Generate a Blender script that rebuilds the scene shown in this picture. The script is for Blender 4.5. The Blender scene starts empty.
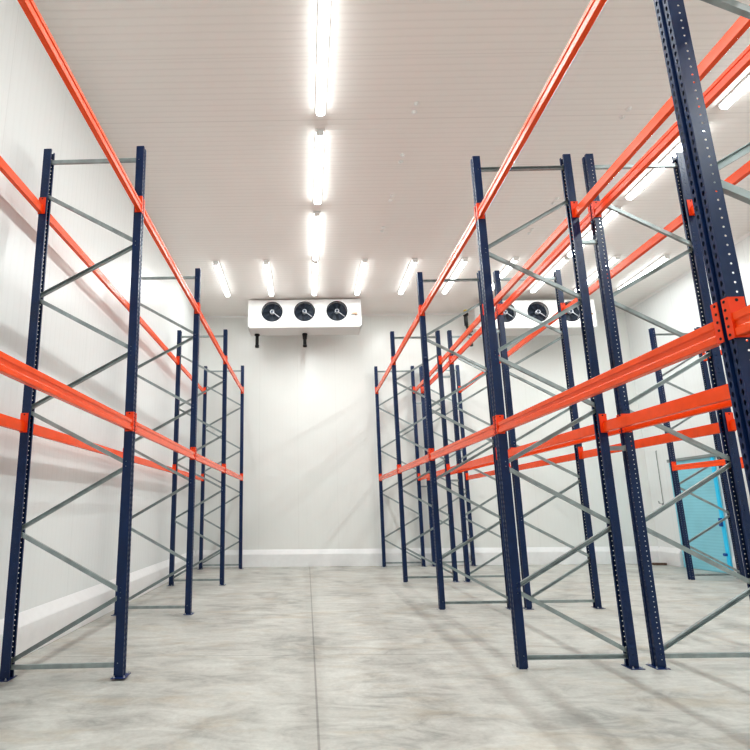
import bpy, bmesh, math, random
from mathutils import Vector, Matrix
random.seed(7)
S = bpy.context.scene
COL = S.collection
PI = math.pi

# ------------------------------------------------------------------ materials
def new_mat(name):
    m = bpy.data.materials.new(name); m.use_nodes = True
    nt = m.node_tree
    return m, nt, nt.nodes['Principled BSDF']

def simple(name, rgb, rough=.5, metal=0, spec=.5, var=0.0, coat=0.0):
    m, nt, b = new_mat(name)
    b.inputs['Base Color'].default_value = (*rgb, 1)
    b.inputs['Roughness'].default_value = rough
    b.inputs['Metallic'].default_value = metal
    b.inputs['Specular IOR Level'].default_value = spec
    b.inputs['Coat Weight'].default_value = coat
    b.inputs['Coat Roughness'].default_value = .15
    if var:
        n = nt.nodes.new('ShaderNodeTexNoise'); n.inputs['Scale'].default_value = 9
        g = nt.nodes.new('ShaderNodeNewGeometry')
        nt.links.new(g.outputs['Position'], n.inputs['Vector'])
        r = nt.nodes.new('ShaderNodeMapRange')
        r.inputs['From Min'].default_value = .3; r.inputs['From Max'].default_value = .7
        r.inputs['To Min'].default_value = 1-var; r.inputs['To Max'].default_value = 1+var
        nt.links.new(n.outputs['Fac'], r.inputs['Value'])
        mx = nt.nodes.new('ShaderNodeVectorMath'); mx.operation = 'SCALE'
        mx.inputs[0].default_value = rgb
        nt.links.new(r.outputs[0], mx.inputs['Scale'])
        nt.links.new(mx.outputs[0], b.inputs['Base Color'])
    return m

def emit(name, rgb, strength):
    m, nt, b = new_mat(name)
    b.inputs['Base Color'].default_value = (*rgb, 1)
    b.inputs['Emission Color'].default_value = (*rgb, 1)
    b.inputs['Emission Strength'].default_value = strength
    return m

M = {}
M['blue'] = simple('navy_powder_coat', (.003, .021, .085), .32, 0, .5, .12, .0)
M['plate'] = simple('blue_foot_plate', (.008, .03, .14), .35, 0, .5, .1)
M['orange'] = simple('orange_powder_coat', (.93, .092, .010), .24, 0, .5, .05, .1)
M['orange_dark'] = simple('orange_connector', (.86, .062, .008), .36, 0, .45, .05, .0)
M['steel'] = simple('galvanised_steel', (.34, .39, .395), .36, .45, .5, .16)
M['bolt'] = simple('zinc_bolt', (.75, .76, .78), .3, .8, .5)
M['hole'] = simple('dark_hole', (.02, .012, .012), .8)
M['white'] = simple('white_enamel', (.86, .86, .85), .35, 0, .5)
M['casing'] = simple('evaporator_casing', (.88, .88, .87), .32, 0, .5)
M['pan'] = simple('drip_tray_grey', (.70, .695, .68), .4, 0, .5)
M['fan'] = simple('fan_navy', (.018, .028, .05), .42, 0, .5)
M['shroud'] = simple('fan_shroud_dark', (.012, .018, .032), .6)
M['guard'] = simple('guard_wire', (.05, .065, .09), .4, .4)
M['hub'] = simple('hub_light', (.62, .64, .68), .35, .2)
M['black'] = simple('black_insulation', (.008, .008, .009), .6)
M['brass'] = simple('brass_fitting', (.55, .40, .05), .4, .3)
M['tag'] = simple('amber_tag', (.45, .25, .10), .5)
M['grey'] = simple('grey_trim', (.28, .31, .31), .4, .3)
M['brown'] = simple('brown_wood', (.12, .07, .05), .7)
M['deepblue'] = simple('deep_blue_plastic', (.01, .09, .36), .4)
M['tube_row'] = emit('tube_light_lens_far', (.96, 1.0, .99), 6)
M['tube'] = emit('tube_light_lens', (.96, 1.0, .99), 11)

def math_node(nt, op, a=None, b=None, c=None):
    n = nt.nodes.new('ShaderNodeMath'); n.operation = op
    for i, v in enumerate((a, b, c)):
        if v is None: continue
        if isinstance(v, (int, float)): n.inputs[i].default_value = v
        else: nt.links.new(v, n.inputs[i])
    return n.outputs[0]

def panel_material(name, base, axis, pitch, joint, rough, bump, rib_dark=.03, joint_dark=.14, warm=None, offset=0.0):
    """painted sandwich panel: fine ribs plus a joint every so often, along world axis"""
    m, nt, b = new_mat(name)
    g = nt.nodes.new('ShaderNodeNewGeometry')
    s = nt.nodes.new('ShaderNodeSeparateXYZ'); nt.links.new(g.outputs['Position'], s.inputs[0])
    t = math_node(nt, 'ADD', s.outputs[axis], 100.0 + offset)
    ph = math_node(nt, 'MULTIPLY', t, 2*PI/pitch)
    w = math_node(nt, 'SINE', ph)
    w = math_node(nt, 'POWER', math_node(nt, 'MULTIPLY', math_node(nt, 'ADD', w, 1), .5), 6)
    jm = math_node(nt, 'MODULO', t, joint)
    jj = math_node(nt, 'LESS_THAN', jm, .012)
    n = nt.nodes.new('ShaderNodeTexNoise'); n.inputs['Scale'].default_value = .55; n.inputs['Detail'].default_value = 3
    nt.links.new(g.outputs['Position'], n.inputs['Vector'])
    n2 = math_node(nt, 'MULTIPLY', math_node(nt, 'SUBTRACT', n.outputs['Fac'], .5), .09)
    val = math_node(nt, 'SUBTRACT', 1.0, math_node(nt, 'MULTIPLY', w, rib_dark))
    val = math_node(nt, 'SUBTRACT', val, math_node(nt, 'MULTIPLY', jj, joint_dark))
    val = math_node(nt, 'ADD', val, n2)
    mx = nt.nodes.new('ShaderNodeVectorMath'); mx.operation = 'SCALE'
    mx.inputs[0].default_value = base
    nt.links.new(val, mx.inputs['Scale'])
    nt.links.new(mx.outputs[0], b.inputs['Base Color'])
    b.inputs['Roughness'].default_value = rough
    bm = nt.nodes.new('ShaderNodeBump'); bm.inputs['Strength'].default_value = bump; bm.inputs['Distance'].default_value = .004
    hgt = math_node(nt, 'ADD', w, math_node(nt, 'MULTIPLY', jj, -2.0))
    nt.links.new(hgt, bm.inputs['Height']); nt.links.new(bm.outputs[0], b.inputs['Normal'])
    return m

M['wall_side'] = panel_material('white_ribbed_wall_panel', (.82, .85, .85), 1, .115, 1.15, .27, .18, .012, .07)
M['wall_back'] = panel_material('white_back_wall_panel', (.83, .845, .825), 0, .115, 1.15, .26, .12, .008, .05, offset=.3)
M['ceiling'] = panel_material('ceiling_panel', (.885, .86, .83), 1, .105, 1.1, .38, .3, .05, .08)
M['kerb'] = simple('white_kerb', (.85, .86, .865), .4, 0, .5, .02)

def floor_material():
    m, nt, b = new_mat('polished_concrete')
    g = nt.nodes.new('ShaderNodeNewGeometry')
    s = nt.nodes.new('ShaderNodeSeparateXYZ'); nt.links.new(g.outputs['Position'], s.inputs[0])
    def noise(scale, detail, rough=.6, dist=0.0, stretch=None):
        n = nt.nodes.new('ShaderNodeTexNoise'); n.inputs['Scale'].default_value = scale
        n.inputs['Detail'].default_value = detail; n.inputs['Roughness'].default_value = rough
        n.inputs['Distortion'].default_value = dist
        if stretch:
            mp = nt.nodes.new('ShaderNodeMapping'); mp.inputs['Scale'].default_value = stretch[0]
            mp.inputs['Rotation'].default_value = (0, 0, stretch[1])
            nt.links.new(g.outputs['Position'], mp.inputs['Vector']); nt.links.new(mp.outputs[0], n.inputs['Vector'])
        else: nt.links.new(g.outputs['Position'], n.inputs['Vector'])
        return n.outputs['Fac']
    big = noise(.9, 5, .62, .8)
    mid = noise(2.2, 8, .7, 1.2, ((.8, 1.9, 1), .12))
    fine = noise(24, 5, .7)
    r1 = nt.nodes.new('ShaderNodeValToRGB')
    e = r1.color_ramp.elements
    e[0].position = .38; e[0].color = (.32, .322, .305, 1)
    e[1].position = .62; e[1].color = (.62, .625, .59, 1)
    e2 = r1.color_ramp.elements.new(.48); e2.color = (.485, .485, .455, 1)
    mixv = math_node(nt, 'ADD', math_node(nt, 'MULTIPLY', big, .45), math_node(nt, 'MULTIPLY', mid, .55))
    nt.links.new(mixv, r1.inputs[0])
    # warm stains
    st = noise(1.3, 6, .65, .5, ((.8, 2.6, 1), -.1))
    sr = nt.nodes.new('ShaderNodeMapRange'); sr.inputs['From Min'].default_value = .52; sr.inputs['From Max'].default_value = .72
    sr.inputs['To Max'].default_value = .55
    nt.links.new(st, sr.inputs['Value'])
    mix = nt.nodes.new('ShaderNodeMix'); mix.data_type = 'RGBA'
    nt.links.new(sr.outputs[0], mix.inputs['Factor']); nt.links.new(r1.outputs[0], mix.inputs['A'])
    mix.inputs['B'].default_value = (.47, .40, .30, 1)
    # fine grain, joints
    fr = nt.nodes.new('ShaderNodeMapRange'); fr.inputs['From Min'].default_value = .3; fr.inputs['From Max'].default_value = .7
    fr.inputs['To Min'].default_value = .93; fr.inputs['To Max'].default_value = 1.07
    nt.links.new(fine, fr.inputs['Value'])
    jx = math_node(nt, 'LESS_THAN', math_node(nt, 'ABSOLUTE', math_node(nt, 'SUBTRACT', s.outputs[0], .065)), .009)
    ty = math_node(nt, 'MODULO', math_node(nt, 'ADD', s.outputs[1], 100 - 5.22 + 3.05*4), 3.05)
    jy = math_node(nt, 'MULTIPLY', math_node(nt, 'LESS_THAN', ty, .018), .8)
    j = math_node(nt, 'MAXIMUM', jx, jy)
    k = math_node(nt, 'MULTIPLY', fr.outputs[0], math_node(nt, 'SUBTRACT', 1.0, math_node(nt, 'MULTIPLY', j, .38)))
    mx = nt.nodes.new('ShaderNodeVectorMath'); mx.operation = 'SCALE'
    nt.links.new(mix.outputs['Result'], mx.inputs[0]); nt.links.new(k, mx.inputs['Scale'])
    nt.links.new(mx.outputs[0], b.inputs['Base Color'])
    rr = nt.nodes.new('ShaderNodeMapRange'); rr.inputs['To Min'].default_value = .30; rr.inputs['To Max'].default_value = .62
    nt.links.new(mid, rr.inputs['Value']); nt.links.new(rr.outputs[0], b.inputs['Roughness'])
    bp = nt.nodes.new('ShaderNodeBump'); bp.inputs['Strength'].default_value = .25; bp.inputs['Distance'].default_value = .004
    nt.links.new(mid, bp.inputs['Height']); nt.links.new(bp.outputs[0], b.inputs['Normal'])
    return m
M['floor'] = floor_material()

def teal_material():
    m, nt, b = new_mat('teal_roller_curtain')
    g = nt.nodes.new('ShaderNodeNewGeometry')
    s = nt.nodes.new('ShaderNodeSeparateXYZ'); nt.links.new(g.outputs['Position'], s.inputs[0])
    w = math_node(nt, 'SINE', math_node(nt, 'MULTIPLY', s.outputs[2], 2*PI/.075))
    w = math_node(nt, 'MULTIPLY', math_node(nt, 'ADD', w, 1), .04)
    n = nt.nodes.new('ShaderNodeTexNoise'); n.inputs['Scale'].default_value = 2.0
    nt.links.new(g.outputs['Position'], n.inputs['Vector'])
    v = math_node(nt, 'SUBTRACT', math_node(nt, 'ADD', .9, math_node(nt, 'MULTIPLY', n.outputs['Fac'], .25)), w)
    mx = nt.nodes.new('ShaderNodeVectorMath'); mx.operation = 'SCALE'; mx.inputs[0].default_value = (.27, .56, .64)
    nt.links.new(v, mx.inputs['Scale']); nt.links.new(mx.outputs[0], b.inputs['Base Color'])
    b.inputs['Roughness'].default_value = .35
    b.inputs['Emission Color'].default_value = (.1, .5, .65, 1); b.inputs['Emission Strength'].default_value = .12  # glow of the door put into the curtain as faint emission
    return m
M['teal'] = teal_material()
M['cyan'] = emit('cyan_lit_edge', (.03, .45, .68), .3)  # bright glow along the door edge, put into the rail's colour and emission

# ------------------------------------------------------------------ mesh helpers
def link_mesh(name, bm, mats, parent=None, loc=None):
    me = bpy.data.meshes.new(name)
    bmesh.ops.recalc_face_normals(bm, faces=bm.faces) if bm.faces else None
    bm.to_mesh(me); bm.free()
    for m in (mats if isinstance(mats, (list, tuple)) else [mats]): me.materials.append(m)
    return link(name, me, parent, loc)

def link(name, data, parent=None, loc=None):
    o = bpy.data.objects.new(name, data); COL.objects.link(o)
    if parent is not None: o.parent = parent
    if loc is not None: o.location = loc
    return o

def tag(o, label=None, cat=None, group=None, kind=None):
    if label: o['label'] = label
    if cat: o['category'] = cat
    if group: o['group'] = group
    if kind: o['kind'] = kind
    return o

def box(bm, lo, hi, mat=0, bevel=0.0, mtx=None):
    x0, y0, z0 = lo; x1, y1, z1 = hi
    vs = [bm.verts.new(p) for p in ((x0,y0,z0),(x1,y0,z0),(x1,y1,z0),(x0,y1,z0),(x0,y0,z1),(x1,y0,z1),(x1,y1,z1),(x0,y1,z1))]
    fs = [bm.faces.new([vs[i] for i in q]) for q in ((3,2,1,0),(4,5,6,7),(0,1,5,4),(1,2,6,5),(2,3,7,6),(3,0,4,7))]
    for f in fs: f.material_index = mat
    if bevel:
        es = list({e for f in fs for e in f.edges})
        r = bmesh.ops.bevel(bm, geom=es, offset=bevel, segments=2, affect='EDGES', profile=.6)
        for f in r['faces']: f.material_index = mat
        vs = list({v for f in r['faces'] for v in f.verts} | {v for v in vs if v.is_valid})
    if mtx is not None: bmesh.ops.transform(bm, matrix=mtx, verts=[v for v in vs if v.is_valid])
    return vs

def cyl(bm, p0, p1, r, seg=16, mat=0, r2=None, caps=True):
    p0, p1 = Vector(p0), Vector(p1); d = p1-p0
    q = d.to_track_quat('Z', 'Y').to_matrix()
    r2 = r if r2 is None else r2
    a = [bm.verts.new(p0 + q @ Vector((r*math.cos(2*PI*i/seg), r*math.sin(2*PI*i/seg), 0))) for i in range(seg)]
    b = [bm.verts.new(p1 + q @ Vector((r2*math.cos(2*PI*i/seg), r2*math.sin(2*PI*i/seg), 0))) for i in range(seg)]
    for i in range(seg):
        f = bm.faces.new((a[i], a[(i+1) % seg], b[(i+1) % seg], b[i])); f.material_index = mat; f.smooth = seg > 8
    if caps:
        bm.faces.new(a[::-1]).material_index = mat; bm.faces.new(b).material_index = mat

def torus(bm, c, R, r, axis='Y', seg=40, ss=6, mat=0):
    rings = []
    for i in range(seg):
        a = 2*PI*i/seg; ring = []
        for j in range(ss):
            b = 2*PI*j/ss; rr = R + r*math.cos(b); h = r*math.sin(b)
            ring.append(bm.verts.new((c[0]+rr*math.cos(a), c[1]+h, c[2]+rr*math.sin(a))))
        rings.append(ring)
    for i in range(seg):
        for j in range(ss):
            f = bm.faces.new((rings[i][j], rings[(i+1) % seg][j], rings[(i+1) % seg][(j+1) % ss], rings[i][(j+1) % ss]))
            f.material_index = mat; f.smooth = True

def extrude_profile(bm, pts, y0, y1, mat=0, closed=True, axis='Y'):
    """pts (x,z) swept along y (or given axis)"""
    def P(x, z, t): return (x, t, z) if axis == 'Y' else (t, x, z)
    a = [bm.verts.new(P(x, z, y0)) for x, z in pts]; b = [bm.verts.new(P(x, z, y1)) for x, z in pts]
    n = len(pts)
    for i in range(n if closed else n-1):
        bm.faces.new((a[i], a[(i+1) % n], b[(i+1) % n], b[i])).material_index = mat
    if closed:
        bm.faces.new(a[::-1]).material_index = mat; bm.faces.new(b).material_index = mat

# ------------------------------------------------------------------ setting
X0, X1, Y0, Y1, ZC = -3.25, 9.98, -5.0, 14.60, 7.57

def slab(name, lo, hi, mat):
    bm = bmesh.new(); box(bm, lo, hi); o = link_mesh(name, bm, mat); tag(o, kind='structure'); return o
slab('floor', (X0-.2, Y0-.2, -.2), (X1+.2, Y1+.2, 0), M['floor'])
slab('ceiling', (X0-.2, Y0-.2, ZC), (X1+.2, Y1+.2, ZC+.2), M['ceiling'])
slab('wall_left', (X0-.2, Y0-.2, 0), (X0, Y1+.2, ZC), M['wall_side'])
slab('wall_right', (X1, Y0-.2, 0), (X1+.2, Y1+.2, ZC), M['wall_side'])
slab('wall_back', (X0, Y1, 0), (X1, Y1+.2, ZC), M['wall_back'])
slab('wall_front', (X0, Y0-.2, 0), (X1, Y0, ZC), M['wall_back'])

DY0, DY1, DZ = 12.12, 13.62, 2.84          # teal doorway in the right wall
def kerb(name, prof_origin, a, b, axis, sgn):
    bm = bmesh.new()
    prof = [(0, .001), (.075, .001), (.08, .006), (.08, .34), (.074, .355), (.004, .475), (0, .475)]
    pts = [(prof_origin + sgn*x, z) for x, z in prof]
    extrude_profile(bm, pts, a, b, axis=axis)
    o = link_mesh(name, bm, M['kerb']); tag(o, kind='structure')
kerb('baseboard_left', X0, Y0, Y1, 'Y', 1)
kerb('baseboard_back', Y1, X0+.08, X1, 'X', -1)
kerb('baseboard_right', X1, Y0, DY0-.08, 'Y', -1)
kerb('baseboard_right', X1, DY1+.08, Y1-.08, 'Y', -1)

# corner cover strips (ceiling to wall coving)
def cove(name, pts, a, b, axis):
    bm = bmesh.new(); extrude_profile(bm, pts, a, b, axis=axis)
    tag(link_mesh(name, bm, M['white']), kind='structure')
cove('trim_1', [(X0, ZC), (X0, ZC-.05), (X0+.05, ZC)], Y0, Y1, 'Y')
cove('trim_2', [(X1, ZC), (X1, ZC-.05), (X1-.05, ZC)], Y0, Y1, 'Y')
cove('trim_3', [(Y1, ZC), (Y1, ZC-.05), (Y1-.05, ZC)], X0, X1, 'X')

# teal door
door = link('door_1', None, None, (X1, (DY0+DY1)/2, 0)); tag(door, kind='structure')
bm = bmesh.new(); hw = (DY1-DY0)/2
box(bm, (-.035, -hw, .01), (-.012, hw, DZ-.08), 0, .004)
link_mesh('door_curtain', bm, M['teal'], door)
bm = bmesh.new()
box(bm, (-.08, -hw-.04, DZ-.08), (-.001, hw+.04, DZ), 0, .01)
link_mesh('header_box', bm, M['grey'], door)  # dark grey carries the thin shadow along the top of the door
bm = bmesh.new()
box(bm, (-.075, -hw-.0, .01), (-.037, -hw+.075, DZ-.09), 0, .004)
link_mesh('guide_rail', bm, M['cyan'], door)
bm = bmesh.new()
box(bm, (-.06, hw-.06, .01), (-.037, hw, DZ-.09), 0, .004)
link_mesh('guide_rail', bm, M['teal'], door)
bm = bmesh.new()
box(bm, (-.13, -hw+.0, 1.10), (-.078, -hw+.07, 1.30), 0, .01)
cyl(bm, (-.14, -hw+.05, .45), (-.078, -hw+.05, .45), .035)
link_mesh('control_box', bm, M['deepblue'], door)

# ------------------------------------------------------------------ rack frames
H = 5.81; W = .044
def perforated_strip(bm, P, u0, u1, z0, z1, pitch, hw_, hh, uc, first, seg=8, diamond=False):
    """sheet in (u,z) with a hole each pitch. P(u,z)->3D"""
    n = int((z1-first)//pitch)
    zs = [first + i*pitch for i in range(n)]
    def quad(a, b, c, d): bm.faces.new([bm.verts.new(P(*p)) for p in (a, b, c, d)])
    if zs[0]-pitch/2 > z0: quad((u0, z0), (u1, z0), (u1, zs[0]-pitch/2), (u0, zs[0]-pitch/2))
    quad((u0, zs[-1]+pitch/2), (u1, zs[-1]+pitch/2), (u1, z1), (u0, z1))
    for zc in zs:
        a, b = zc-pitch/2, zc+pitch/2
        outer = [(u1, zc), (u1, b), (uc, b), (u0, b), (u0, zc), (u0, a), (uc, a), (u1, a)]
        if diamond:
            inner = [(uc+hw_, zc), (uc+hw_*.6, zc+hh*.55), (uc, zc+hh), (uc-hw_*.6, zc+hh*.55), (uc-hw_, zc), (uc-hw_*.6, zc-hh*.55), (uc, zc-hh), (uc+hw_*.6, zc-hh*.55)]
        else:
            inner = [(uc+hw_*math.cos(i*PI/4), zc+hh*math.sin(i*PI/4)) for i in range(8)]
        O = [bm.verts.new(P(*p)) for p in outer]; I = [bm.verts.new(P(*p)) for p in inner]
        for i in range(8): bm.faces.new((O[i], O[(i+1) % 8], I[(i+1) % 8], I[i]))

def upright_mesh():
    bm = bmesh.new()
    z0, z1 = .006, H
    for sy in (-1, 1):
        perforated_strip(bm, lambda u, z, sy=sy: (u, sy*W, z), -W, W, z0, z1, .05, .0058, .0058, -.010, .08)      # webs
        perforated_strip(bm, lambda u, z, sy=sy: (W, sy*u, z), .013, W, z0, z1, .05, .0085, .0175, .028, .08, diamond=True)
        for pts in ([(W, .013), (W-.014, .008)], [(-W, W), (-W, W-.020)], [(-W, W-.02), (-W+.008, W-.02)]):
            q = [(pts[0][0], sy*pts[0][1], z0), (pts[1][0], sy*pts[1][1], z0), (pts[1][0], sy*pts[1][1], z1), (pts[0][0], sy*pts[0][1], z1)]
            bm.faces.new([bm.verts.new(p) for p in q])
    bm.faces.new([bm.verts.new(p) for p in ((W-.014, -.008, z0), (W-.014, .008, z0), (W-.014, .008, z1), (W-.014, -.008, z1))])
    me = bpy.data.meshes.new('upright'); bmesh.ops.recalc_face_normals(bm, faces=bm.faces)
    bm.to_mesh(me); bm.free(); me.materials.append(M['blue']); return me

def foot_mesh():
    bm = bmesh.new()
    box(bm, (-.058, -.082, .0005), (.080, .082, .0058), 0, .001)
    box(bm, (-.040, -.0415, .006), (.030, -.0375, .075), 0)
    box(bm, (-.040, .0375, .006), (.030, .0415, .075), 0)
    for p in ((.066, -.064), (-.03, .068), (.066, .064), (-.03, -.068)):
        cyl(bm, (p[0], p[1], .0058), (p[0], p[1], .013), .010, 6, 1)
        cyl(bm, (p[0], p[1], .013), (p[0], p[1], .026), .005, 8, 1)
    me = bpy.data.meshes.new('base_plate'); bmesh.ops.recalc_face_normals(bm, faces=bm.faces)
    bm.to_mesh(me); bm.free(); me.materials.append(M['plate']); me.materials.append(M['bolt']); return me

def brace_mesh(name, p0, p1, y=0.0, w=.042, d=.030, ext=.012):
    """C channel from p0 to p1 in the xz plane, open side away from -y"""
    bm = bmesh.new()
    a, b = Vector((p0[0], 0, p0[1])), Vector((p1[0], 0, p1[1]))
    L = (b-a).length
    t = .004
    prof = [(-w/2, d/2), (-w/2, -d/2), (w/2, -d/2), (w/2, d/2), (w/2-t, d/2), (w/2-t, -d/2+t), (-w/2+t, -d/2+t), (-w/2+t, d/2)]
    if (p1[1]-p0[1])*(p1[0]-p0[0]) > 0: prof = [(z_, -y_) for z_, y_ in prof]
    e0 = [bm.verts.new((-ext, y_, z_)) for z_, y_ in prof]; e1 = [bm.verts.new((L+ext, y_, z_)) for z_, y_ in prof]
    for i in range(8): bm.faces.new((e0[i], e0[(i+1) % 8], e1[(i+1) % 8], e1[i]))
    bm.faces.new(e0[::-1]); bm.faces.new(e1)
    for x in (0.0, L):
        cyl(bm, (x, -d/2-.002, 0), (x, -d/2-.010, 0), .010, 6, 1)
    ang = math.atan2((b-a).z, (b-a).x)
    bmesh.ops.transform(bm, matrix=Matrix.Translation(a + Vector((0, y, 0))) @ Matrix.Rotation(-ang, 4, 'Y'), verts=bm.verts)
    me = bpy.data.meshes.new(name); bmesh.ops.recalc_face_normals(bm, faces=bm.faces)
    bm.to_mesh(me); bm.free(); me.materials.append(M['steel']); me.materials.append(M['bolt']); return me

UP, FT = upright_mesh(), foot_mesh()
FD = 1.1
SX, OX = .018, FD - .018                       # node offsets inside the uprights (S side = local x 0)
S_N = [5.21, 3.94, 2.66, 1.395, .13]
O_N = [4.575, 3.295, 2.045, .765]
BR = []
seq = [(0, S_N[0])]
for i in range(4): seq += [(1, O_N[i]), (0, S_N[i+1])]
for i in range(8):
    (sa, za), (sb, zb) = seq[i], seq[i+1]
    off = .022
    p0 = (SX if sa == 0 else OX, za - (off if i else 0)); p1 = (SX if sb == 0 else OX, zb + (off if i < 7 else .02))
    BR.append(('diagonal_brace', brace_mesh('diagonal_brace', p0, p1, y=0.0 )))
BR.append(('horizontal_brace', brace_mesh('horizontal_brace', (SX, 5.655), (OX, 5.655))))
BR.append(('horizontal_brace', brace_mesh('horizontal_brace', (SX, .105), (OX, .105))))

FR = {}
def frame(row, k, x_left, y, flip, label, dxf=0.0, dxt=0.0):
    """one rack frame; local +x runs from its S side across the rack. flip=False: S side is the left upright"""
    lean = math.atan2(dxt-dxf, H)
    ox = x_left + dxf + (FD if flip else 0)
    r = link('rack_stand', None, None, (ox, y, 0)); r.empty_display_size = .2
    r.rotation_mode = 'XYZ'; r.rotation_euler = (0, -lean if flip else lean, PI if flip else 0)
    tag(r, label, 'rack frame', 'navy upright frames of the pallet racks', 'thing')
    for xx, rz in ((0, PI), (FD, 0)):
        u = link('upright', UP, r, (xx, 0, 0)); u.rotation_euler = (0, 0, rz)
        link('base_plate', FT, u)
    for nm, me in BR: link(nm, me, r)
    FR[(row, k)] = (x_left, y, dxf, dxt)

YR = {k: v for k, v in zip((-1, 0, 1, 2, 3, 4), (-.605, 2.326, 5.380, 8.365, 11.394, 14.377))}
YL = {k: YR[k]-.232 for k in YR}
XL = {'L': -2.977, 'A': 2.130, 'B': 3.505, 'C': 8.407}
ORD = {4: 'up against the back wall', 3: 'second from the back wall', 2: 'third from the back wall', 1: 'fourth from the back wall', 0: 'fifth from the back wall', -1: 'sixth from the back wall'}
ROWN = {'L': 'single row along the doorless side wall', 'A': "double row's half on the central aisle",
        'B': "double row's half away from central aisle", 'C': 'of the short row by the teal door'}
SH = {('L', 1): (.047, -.042), ('L', 2): (.006, -.012), ('L', 3): (.022, -.012), ('L', 4): (.03, .012), ('L', 0): (.05, -.04), ('A', 0): (.02, -.07),
      ('A', 1): (.02, -.015), ('A', 2): (.02, -.03), ('A', 3): (.03, -.015), ('A', 4): (.02, 0),
      ('B', 1): (.015, -.015), ('B', 2): (.02, -.01), ('B', 3): (.025, -.005), ('B', 4): (.04, -.02), ('C', 3): (.013, -.037), ('C', 2): (.013, -.03)}
for row, ks in (('L', (0, 1, 2, 3, 4)), ('A', (-1, 0, 1, 2, 3, 4)), ('B', (0, 1, 2, 3, 4)), ('C', (2, 3))):
    for k in ks:
        y = (YL if row == 'L' else YR)[k]
        lab = f"navy rack frame, {ORD[k]}, {ROWN[row]}"
        if row == 'C': lab = "tall navy rack frame " + ("in front of the teal door" if k == 3 else "next toward the camera from the one by the teal door")
        frame(row, k, XL[row], y, row in 'AC', lab, *SH.get((row, k), (0, 0)))

# ------------------------------------------------------------------ load beams
BW, BH = .050, .118
ZB = {'upper': 5.022, 'middle': 2.442}
def connector_mesh(sgn, end):
    """L bracket: end=-1 sits at beam start (upright at -y), end=+1 at beam end. outward direction = sgn*x. origin: beam axis end on upright web face"""
    bm = bmesh.new()
    zb, zt = -.066, .142
    e = end
    def bx(xa, xb, ya, yb, za, zb_, mat=0):
        box(bm, (min(xa, xb), min(ya, yb), za), (max(xa, xb), max(ya, yb), zb_), mat)
    # web plate against the upright side (normal y); x: outward face at +.0035 past upright front (x=+W)
    bx(sgn*(-.032), sgn*(W+.0065), -e*.0015, -e*.0050, zb, zt)
    # flange on the upright front face
    bx(sgn*(W+.0025), sgn*(W+.0065), -e*.0015, e*.034, zb, zt)
    for z in (-.055, -.012, .03, .072, .115):
        cyl(bm, (sgn*(W+.0066), e*.019, z+.01), (sgn*(W+.0076), e*.019, z+.01), .0075, 8, 1)
        if z in (-.055, .115): cyl(bm, (sgn*.008, -e*.0051, z+.01), (sgn*.008, -e*.0061, z+.01), .0085, 8, 1)
    me = bpy.data.meshes.new('beam_connector'); bmesh.ops.recalc_face_normals(bm, faces=bm.faces)
    bm.to_mesh(me); bm.free(); me.materials.append(M['orange_dark']); me.materials.append(M['hole']); return me
CM = {(s, e): connector_mesh(s, e) for s in (1, -1) for e in (1, -1)}

BAY = {3: 'first bay from back wall', 2: 'second bay from back wall', 1: 'third bay from back wall', 0: 'fourth bay from back wall', -1: 'fifth bay from back wall'}
SIDE = {('L', 1): 'aisle side', ('L', 0): 'wall side', ('A', 0): 'aisle side', ('A', 1): 'inner side', ('B', 0): 'inner side', ('B', 1): 'outer side',
        ('C', 0): 'aisle side', ('C', 1): 'door side'}
ROWB = {'L': 'single row along doorless wall', 'A': "double row's aisle half", 'B': "double row's outer half", 'C': 'row by teal door'}
def beam(row, k, side, lvl):
    zc = ZB[lvl] + (.035 if (row == 'L' and lvl == 'middle') else 0)
    sgn = 1 if side == 1 else -1
    pts = []
    for kk, e in ((k, 1), (k+1, -1)):
        x, y, a, b = FR[(row, kk)]
        xx = x + (FD if side == 1 else 0) + a + (b-a)*zc/H
        pts.append(Vector((xx, y + e*(W+.0022), zc)))
    p, q = pts; d = q-p; L = d.length
    r = link('rack_crossbar', None, None, p); r.rotation_euler = (0, 0, -math.atan2(d.x, d.y)); r.empty_display_size = .2
    lab = f"{lvl} orange beam, {SIDE[(row, side)]}, {BAY[k]}, {ROWB[row]}"
    tag(r, lab, 'rack beam', 'orange load beams between the rack frames', 'thing')
    bm = bmesh.new()
    xo, xi = W+.001, W-.047
    h = BH/2; c = .004
    prof = [(xo, -h+c), (xo, -.022), (xo-.008, -.014), (xo-.008, .014), (xo, .022), (xo, h-c), (xo-c, h),
            (xi+.014, h), (xi+.014, h-.022), (xi, h-.022), (xi, -h+c), (xi+c, -h), (xo-c, -h)]
    extrude_profile(bm, [(sgn*x_, z_) for x_, z_ in prof], .0055, L-.0055)
    link_mesh('beam_bar', bm, M['orange'], r)
    for kk, e, yy in ((k, -1, 0), (k+1, 1, L)):
        a, b = FR[(row, kk)][2:]
        c = link('beam_connector', CM[(sgn, e)], r, (0, yy, 0)); c.rotation_euler = (0, math.atan2(b-a, H), 0)

for row, ks in (('L', (0, 1, 2, 3)), ('A', (-1, 0, 1, 2, 3)), ('B', (0, 1, 2, 3)), ('C', (2,))):
    for k in ks:
        for side in (0, 1):
            for lvl in ('upper', 'middle'):
                beam(row, k, side, lvl)

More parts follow.
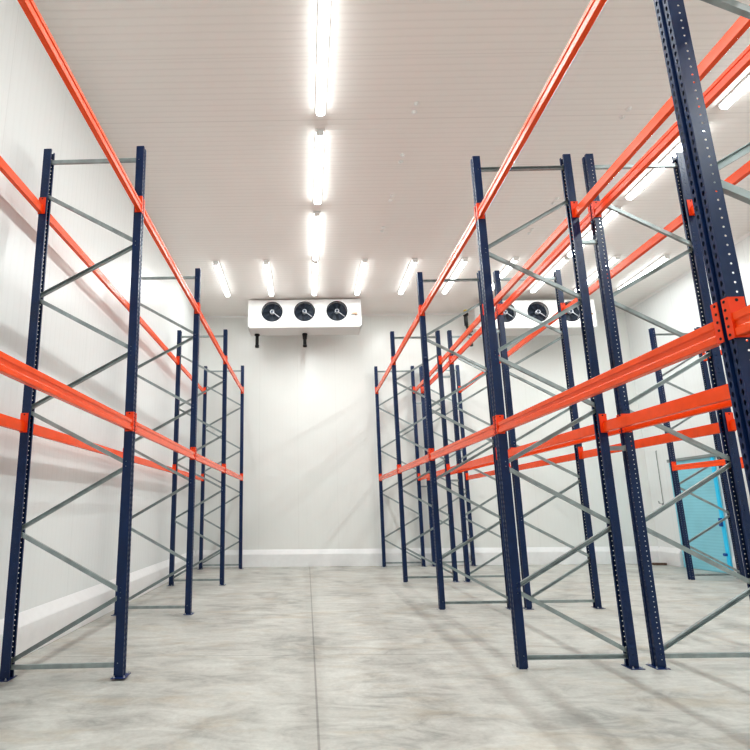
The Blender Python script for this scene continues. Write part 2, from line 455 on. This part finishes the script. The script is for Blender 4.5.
# spacers tying the two halves of the double row
def spacer(k, z, label):
    xa = XL['A'] + FD; x_, y, a, b = FR[('A', k)]; xa += a + (b-a)*z/H + W + .001
    x_, y, a, b = FR[('B', k)]; xb = XL['B'] + a + (b-a)*z/H - W - .001
    bm = bmesh.new(); hl = (xb-xa)/2
    t = .003
    prof = [(-.018, .022), (-.018, -.022), (.018, -.022), (.018, .022), (.018-t, .022), (.018-t, -.022+t), (-.018+t, -.022+t), (-.018+t, .022)]
    extrude_profile(bm, prof, -hl+.003, hl-.003, axis='X')
    box(bm, (-hl, -.03, -.03), (-hl+.003, .03, .03)); box(bm, (hl-.003, -.03, -.03), (hl, .03, .03))
    for s in (-1, 1): cyl(bm, (s*(hl-.003), .0, .026), (s*(hl-.012), .0, .026), .004, 6)
    o = link_mesh('row_spacer', bm, M['steel'], None, ((xa+xb)/2, y, z))
    tag(o, label, 'spacer bar', 'spacer bars inside the double row', 'thing')
for k in (0, 1, 2, 3, 4):
    for z, t in ((4.66, 'upper'), (2.21, 'middle')):
        spacer(k, z, f"grey spacer bar under {t} beams, joining the twin frames {ORD[k]}")

# ------------------------------------------------------------------ ceiling lights
def light_proto():
    L = 1.90
    bm = bmesh.new()
    box(bm, (-.072, 0, -.036), (.072, L, -.001), 0, .006)
    hs = link_mesh('housing', bm, M['white'])
    bm = bmesh.new()
    pts = [(-.060, -.037), (-.066, -.055), (-.058, -.078), (-.034, -.094), (0, -.100), (.034, -.094), (.058, -.078), (.066, -.055), (.060, -.037)]
    extrude_profile(bm, pts, .045, L-.045)
    df = link_mesh('diffuser', bm, M['tube'])
    bm = bmesh.new()
    box(bm, (-.060, -.016, -.098), (.060, .016, -.038), 0, .008)
    ec = link_mesh('end_cap', bm, M['white'])
    ms = hs.data, df.data, ec.data
    for o in (hs, df, ec): bpy.data.objects.remove(o)
    return ms
HS, DF, EC = light_proto()
DF2 = DF.copy(); DF2.materials[0] = M['tube_row']
LD = bpy.data.lights.new('fluorescent_lamp', 'AREA'); LD.shape = 'RECTANGLE'; LD.size = .10; LD.size_y = 1.78
LD.energy = 41; LD.color = (.95, 1.0, .985)
LR = LD.copy(); LR.energy = 17
def tube(x, y, label, group):
    r = link('ceiling_light', None, None, (x, y, ZC-.002)); r.empty_display_size = .2
    tag(r, label, 'ceiling light', group, 'thing')
    link('fluorescent_lamp', LR if y > 11 else LD, r, (0, .95, -.103)); link('housing', HS, r); link('diffuser', DF2 if y > 11 else DF, r); link('end_cap', EC, r, (0, .028, 0)); link('end_cap', EC, r, (0, 1.872, 0))
ROWY = [11.08, 9.10, 6.88, 4.66, 2.44, .22, -2.0, -4.2]
CN = ['first', 'second', 'third', 'fourth', 'fifth', 'sixth', 'seventh', 'eighth', 'ninth', 'tenth']
for i, y in enumerate(ROWY):
    if i:
        tube(.28, y, f"lit tube light above the central aisle, {CN[i]} counting out from the evaporator", 'tube lights in line above the central aisle')
        tube(6.38, y, f"lit tube light above the outer aisle, {CN[i]} counting out from the back wall", 'tube lights in line above the outer aisle')
for i, x in enumerate((-2.15, -.92, .28, 1.48, 2.70, 3.92, 5.15, 6.38, 7.60, 8.80)):
    tube(x, 11.08, f"lit tube light, {CN[i]} from the doorless side wall in the row before the evaporators", 'row of tube lights before the evaporators')

# ceiling anchors
for X, ys in ((1.72, (6.50, 7.60, 8.70, 9.80)), (5.0, (6.67, 7.77, 8.87, 9.97))):
    for i, y in enumerate(ys):
        for j, dy in enumerate((-.08, .08)):
            bm = bmesh.new()
            cyl(bm, (0, 0, 0), (0, 0, -.015), .042, 20)
            cyl(bm, (0, 0, -.012), (0, 0, -.035), .030, 20, r2=.02)
            o = link_mesh('ceiling_anchor', bm, M['white'], None, (X, y+dy, ZC-.0005))
            wh = 'beside central tube lights' if X < 3 else 'over double rack row'
            tag(o, f"white ceiling button {wh}, {'back' if j else 'front'} one of {CN[3-i]} pair from the evaporator", 'ceiling anchor', 'paired white buttons in the ceiling', 'thing')

# ------------------------------------------------------------------ evaporators
def evaporator(xc, z0, label, variant):
    ww, hh, dd = 3.24, .80, .52
    yf = 13.32
    r = link('evaporator', None, None, (xc, yf, z0)); tag(r, label, 'evaporator', None, 'thing')
    # casing with three round openings in its front
    fx = (-.93, .0, .93); fz = hh*.555; R = .285
    bm = bmesh.new()
    x0, x1 = -ww/2, ww/2
    # front sheet cells with circular hole
    edges = [x0, -.465, .465, x1]
    for i in range(3):
        a, b = edges[i], edges[i+1]; c = fx[i]; n = 40
        ring = [bm.verts.new((c+R*math.cos(2*PI*t/n), 0, fz+R*math.sin(2*PI*t/n))) for t in range(n)]
        ring2 = [bm.verts.new((c+R*math.cos(2*PI*t/n), .10, fz+R*math.sin(2*PI*t/n))) for t in range(n)]
        sq = []
        for t in range(n):
            ca, sa = math.cos(2*PI*t/n), math.sin(2*PI*t/n)
            k = 1/max(abs(ca), abs(sa)); u = ca*k; v = sa*k
            sq.append(bm.verts.new((c + (u*(b-c) if u > 0 else u*(c-a)), 0, fz + (v*(hh-fz) if v > 0 else v*fz))))
        for t in range(n):
            t2 = (t+1) % n
            bm.faces.new((sq[t], sq[t2], ring[t2], ring[t])); bm.faces.new((ring[t], ring[t2], ring2[t2], ring2[t]))
    def q(*p): bm.faces.new([bm.verts.new(v) for v in p])
    q((x0, 0, 0), (x0, 0, hh), (x0, dd, hh), (x0, dd, 0)); q((x1, 0, 0), (x1, 0, hh), (x1, dd, hh), (x1, dd, 0))
    q((x0, 0, hh), (x1, 0, hh), (x1, dd, hh), (x0, dd, hh)); q((x0, dd, 0), (x1, dd, 0), (x1, dd, hh), (x0, dd, hh))
    for xx in (x0, x1): # raised side flanges on the front
        box(bm, (xx-(.0 if xx < 0 else .02), -.006, 0), (xx+(.02 if xx < 0 else .0), -.0005, hh))
    link_mesh('casing', bm, M['casing'], r)
    bm = bmesh.new()
    prof = [(.0, -.002), (.0, -.035), (.02, -.05), (dd+.05, -.07), (dd+.08, -.03), (dd+.08, -.002)]
    extrude_profile(bm, prof, x0+.03, x1-.03, axis='X')
    link_mesh('drip_tray', bm, M['pan'], r)
    for i, c in enumerate(fx):
        bm = bmesh.new()
        torus(bm, (0, -.004, 0), R+.006, .012, seg=48)
        cyl(bm, (0, .099, 0), (0, .095, 0), R-.002, 48, 0)
        f = link_mesh('fan_shroud', bm, M['shroud'], r, (c, 0, fz))
        bm = bmesh.new()
        for b in range(7):
            a0 = 2*PI*b/7 + .3*i
            prev = None
            for s in range(6):
                rr = .075 + (R-.095)*s/5; sweep = .12*s/5*2
                wd = .27 + .06*s
                p = []
                for t_, y_ in ((-wd/2, .075), (0, .055), (wd/2, .035)):
                    an = a0 + t_ + sweep; p.append(bm.verts.new((rr*math.cos(an), y_, rr*math.sin(an))))
                if prev:
                    for j in (0, 1):
                        g = bm.faces.new((prev[j], prev[j+1], p[j+1], p[j])); g.smooth = True
                prev = p
        link_mesh('fan_blade', bm, M['fan'], f)
        bm = bmesh.new()
        cyl(bm, (0, .085, 0), (0, .02, 0), .062, 28); cyl(bm, (0, .02, 0), (0, .008, 0), .055, 28, r2=.04)
        link_mesh('fan_hub', bm, M['hub'], f)
        bm = bmesh.new()
        for rr in (.09, .125, .16, .195, .23, .262): torus(bm, (0, -.012, 0), rr, .0022, seg=40, ss=5)
        for a in (PI*.25, PI*.75, PI*1.25): 
            cyl(bm, (.05*math.cos(a), -.012, .05*math.sin(a)), (R*math.cos(a), -.008, R*math.sin(a)), .005, 6)
        cyl(bm, (0, -.018, 0), (0, -.006, 0), .052, 20)
        link_mesh('fan_guard', bm, M['guard'], f)
        bm = bmesh.new()   # strut reflection shaped as a pale bar, running diagonally off the hub
        a = -PI*.22
        cyl(bm, (.02, -.02, -.02), ((R-.01)*math.cos(a), -.02, (R-.01)*math.sin(a)), .010, 10)
        torus(bm, (0, -.02, 0), .050, .010, seg=24)
        link_mesh('strut_reflection', bm, M['hub'], f)
    bm = bmesh.new()
    box(bm, (1.34, -.07, hh*.40), (1.53, -.007, hh*.40+.20), 0, .01)
    jb = link_mesh('junction_box', bm, M['pan'], r)
    bm = bmesh.new()
    box(bm, (1.36, -.074, hh*.41), (1.50, -.0705, hh*.41+.035)); cyl(bm, (1.46, -.04, hh*.38), (1.46, -.04, hh*.40), .02, 10)
    link_mesh('warning_tag', bm, M['tag'], jb)
    for hx in (-1.39, 1.30):
        bm = bmesh.new(); gap = ZC - (z0+hh)
        box(bm, (hx-.02, .1, hh+.0005), (hx+.02, .42, hh+.012)); cyl(bm, (hx, .14, hh), (hx, .14, hh+gap), .007, 8); cyl(bm, (hx, .38, hh), (hx, .38, hh+gap), .007, 8)
        link_mesh('hanger', bm, M['bolt'], r)
    if variant == 1:
        for px, big in ((-1.40, 0), (-.0, 1)):
            bm = bmesh.new()
            cyl(bm, (px, dd-.06, -.055), (px, dd-.06, -.46), .048, 16)
            cyl(bm, (px, dd-.06, -.06), (px, dd-.06, -.10), .075, 16)
            if big: cyl(bm, (px, dd-.06, -.10), (px, dd-.06, -.23), .072, 16, r2=.058)
            cyl(bm, (px, dd-.06, -.40), (px, dd-.06, -.46), .06, 16)
            link_mesh('drain_pipe', bm, M['black'], r)
    else:
        bm = bmesh.new(); px = -1.93; y = .1
        cyl(bm, (px, y, -.52), (px, y, -.18), .045, 14); cyl(bm, (px-.02, y, -.20), (px-.10, y, .12), .035, 12, 0)
        cyl(bm, (px-.10, y, .10), (px-.10, y, .42), .052, 14); cyl(bm, (px-.10, y, .40), (px-.10, y, .50), .075, 16)
        cyl(bm, (px-.08, y, -.02), (px+.09, y, .02), .05, 12); cyl(bm, (px-.10, y, -.12), (px+.06, y, -.06), .045, 12)
        pp = link_mesh('refrigerant_pipe', bm, M['black'], r)
        bm = bmesh.new(); cyl(bm, (px-.10, y, .505), (px-.10, y, .56), .05, 14); cyl(bm, (px-.02, y-.01, .03), (px+.02, y-.01, .06), .055, 10)
        link_mesh('valve_cap', bm, M['brass'], pp)
        bm = bmesh.new()
        cyl(bm, (px+.05, y, .0), (x0+.02, y+.05, .0), .018, 10); cyl(bm, (px+.0, y, -.35), (x0+.3, y+.2, -.06), .016, 10)
        link_mesh('copper_line', bm, M['pan'], pp)
        # wall stub behind
    return r
evaporator(-.0, 6.725, 'white three-fan evaporator unit at the ceiling facing down the central aisle', 1)
evaporator(6.655, 6.62, 'white three-fan evaporator unit partly hidden behind the double rack row', 2)

# ------------------------------------------------------------------ small things
bm = bmesh.new()
cyl(bm, (-.02, 0, 1.66), (-.02, 0, 3.12), .009, 8)
cyl(bm, (-.02, 0, 3.12), (0, 0, 3.14), .009, 8)
pc = link_mesh('pull_cord', bm, M['grey'], None, (X1-.004, 14.10, 0))
tag(pc, 'thin grey pull cord with small handle hanging on the wall beside the teal door', 'pull cord', None, 'thing')
bm = bmesh.new()
box(bm, (-.05, -.01, 1.60), (-.01, .02, 1.68), 0, .006); cyl(bm, (-.03, .0, 1.64), (-.03, .14, 1.68), .010, 8); cyl(bm, (-.03, .14, 1.66), (-.03, .16, 1.73), .014, 8)
link_mesh('cord_handle', bm, M['grey'], pc)
bm = bmesh.new()
box(bm, (-.17, -.045, 0), (.17, .045, .06), 0, .006)
bmesh.ops.transform(bm, matrix=Matrix.Rotation(-.15, 4, 'Z'), verts=bm.verts)
o = link_mesh('wood_offcut', bm, M['brown'], None, (9.68, 14.20, .001))
tag(o, 'small dark brown wood offcut lying on the floor at the back wall kerb', 'wood offcut', None, 'thing')

# ------------------------------------------------------------------ light
w = bpy.data.worlds.new('world'); S.world = w; w.use_nodes = True
w.node_tree.nodes['Background'].inputs[0].default_value = (1, 1, 1, 1)
w.node_tree.nodes['Background'].inputs[1].default_value = .3

# ------------------------------------------------------------------ camera
cam = bpy.data.cameras.new('camera'); co = bpy.data.objects.new('camera', cam); COL.objects.link(co)
f = 493.1755; cx = 301.117; cy = 414.975
rt = Vector((0.9998938, 0.01120954, -0.0093134)); up = Vector((0.01126315, -0.18883045, 0.98194511)); fw = Vector((-0.0092485, 0.98194573, 0.18893665))
mw = Matrix.Identity(4)
for i in range(3):
    mw[i][0] = rt[i]; mw[i][1] = up[i]; mw[i][2] = -fw[i]
mw[2][3] = 1.58307
co.matrix_world = mw
cam.sensor_width = 36; cam.sensor_fit = 'HORIZONTAL'; cam.lens = 36*f/750
cam.shift_x = (375-cx)/750; cam.shift_y = (cy-375)/750
cam.clip_start = .05; cam.clip_end = 100
S.camera = co
S.view_settings.view_transform = 'Standard'
S.view_settings.look = 'Medium High Contrast'
S.view_settings.exposure = 0.0
S.cycles.max_bounces = 10; S.cycles.diffuse_bounces = 6
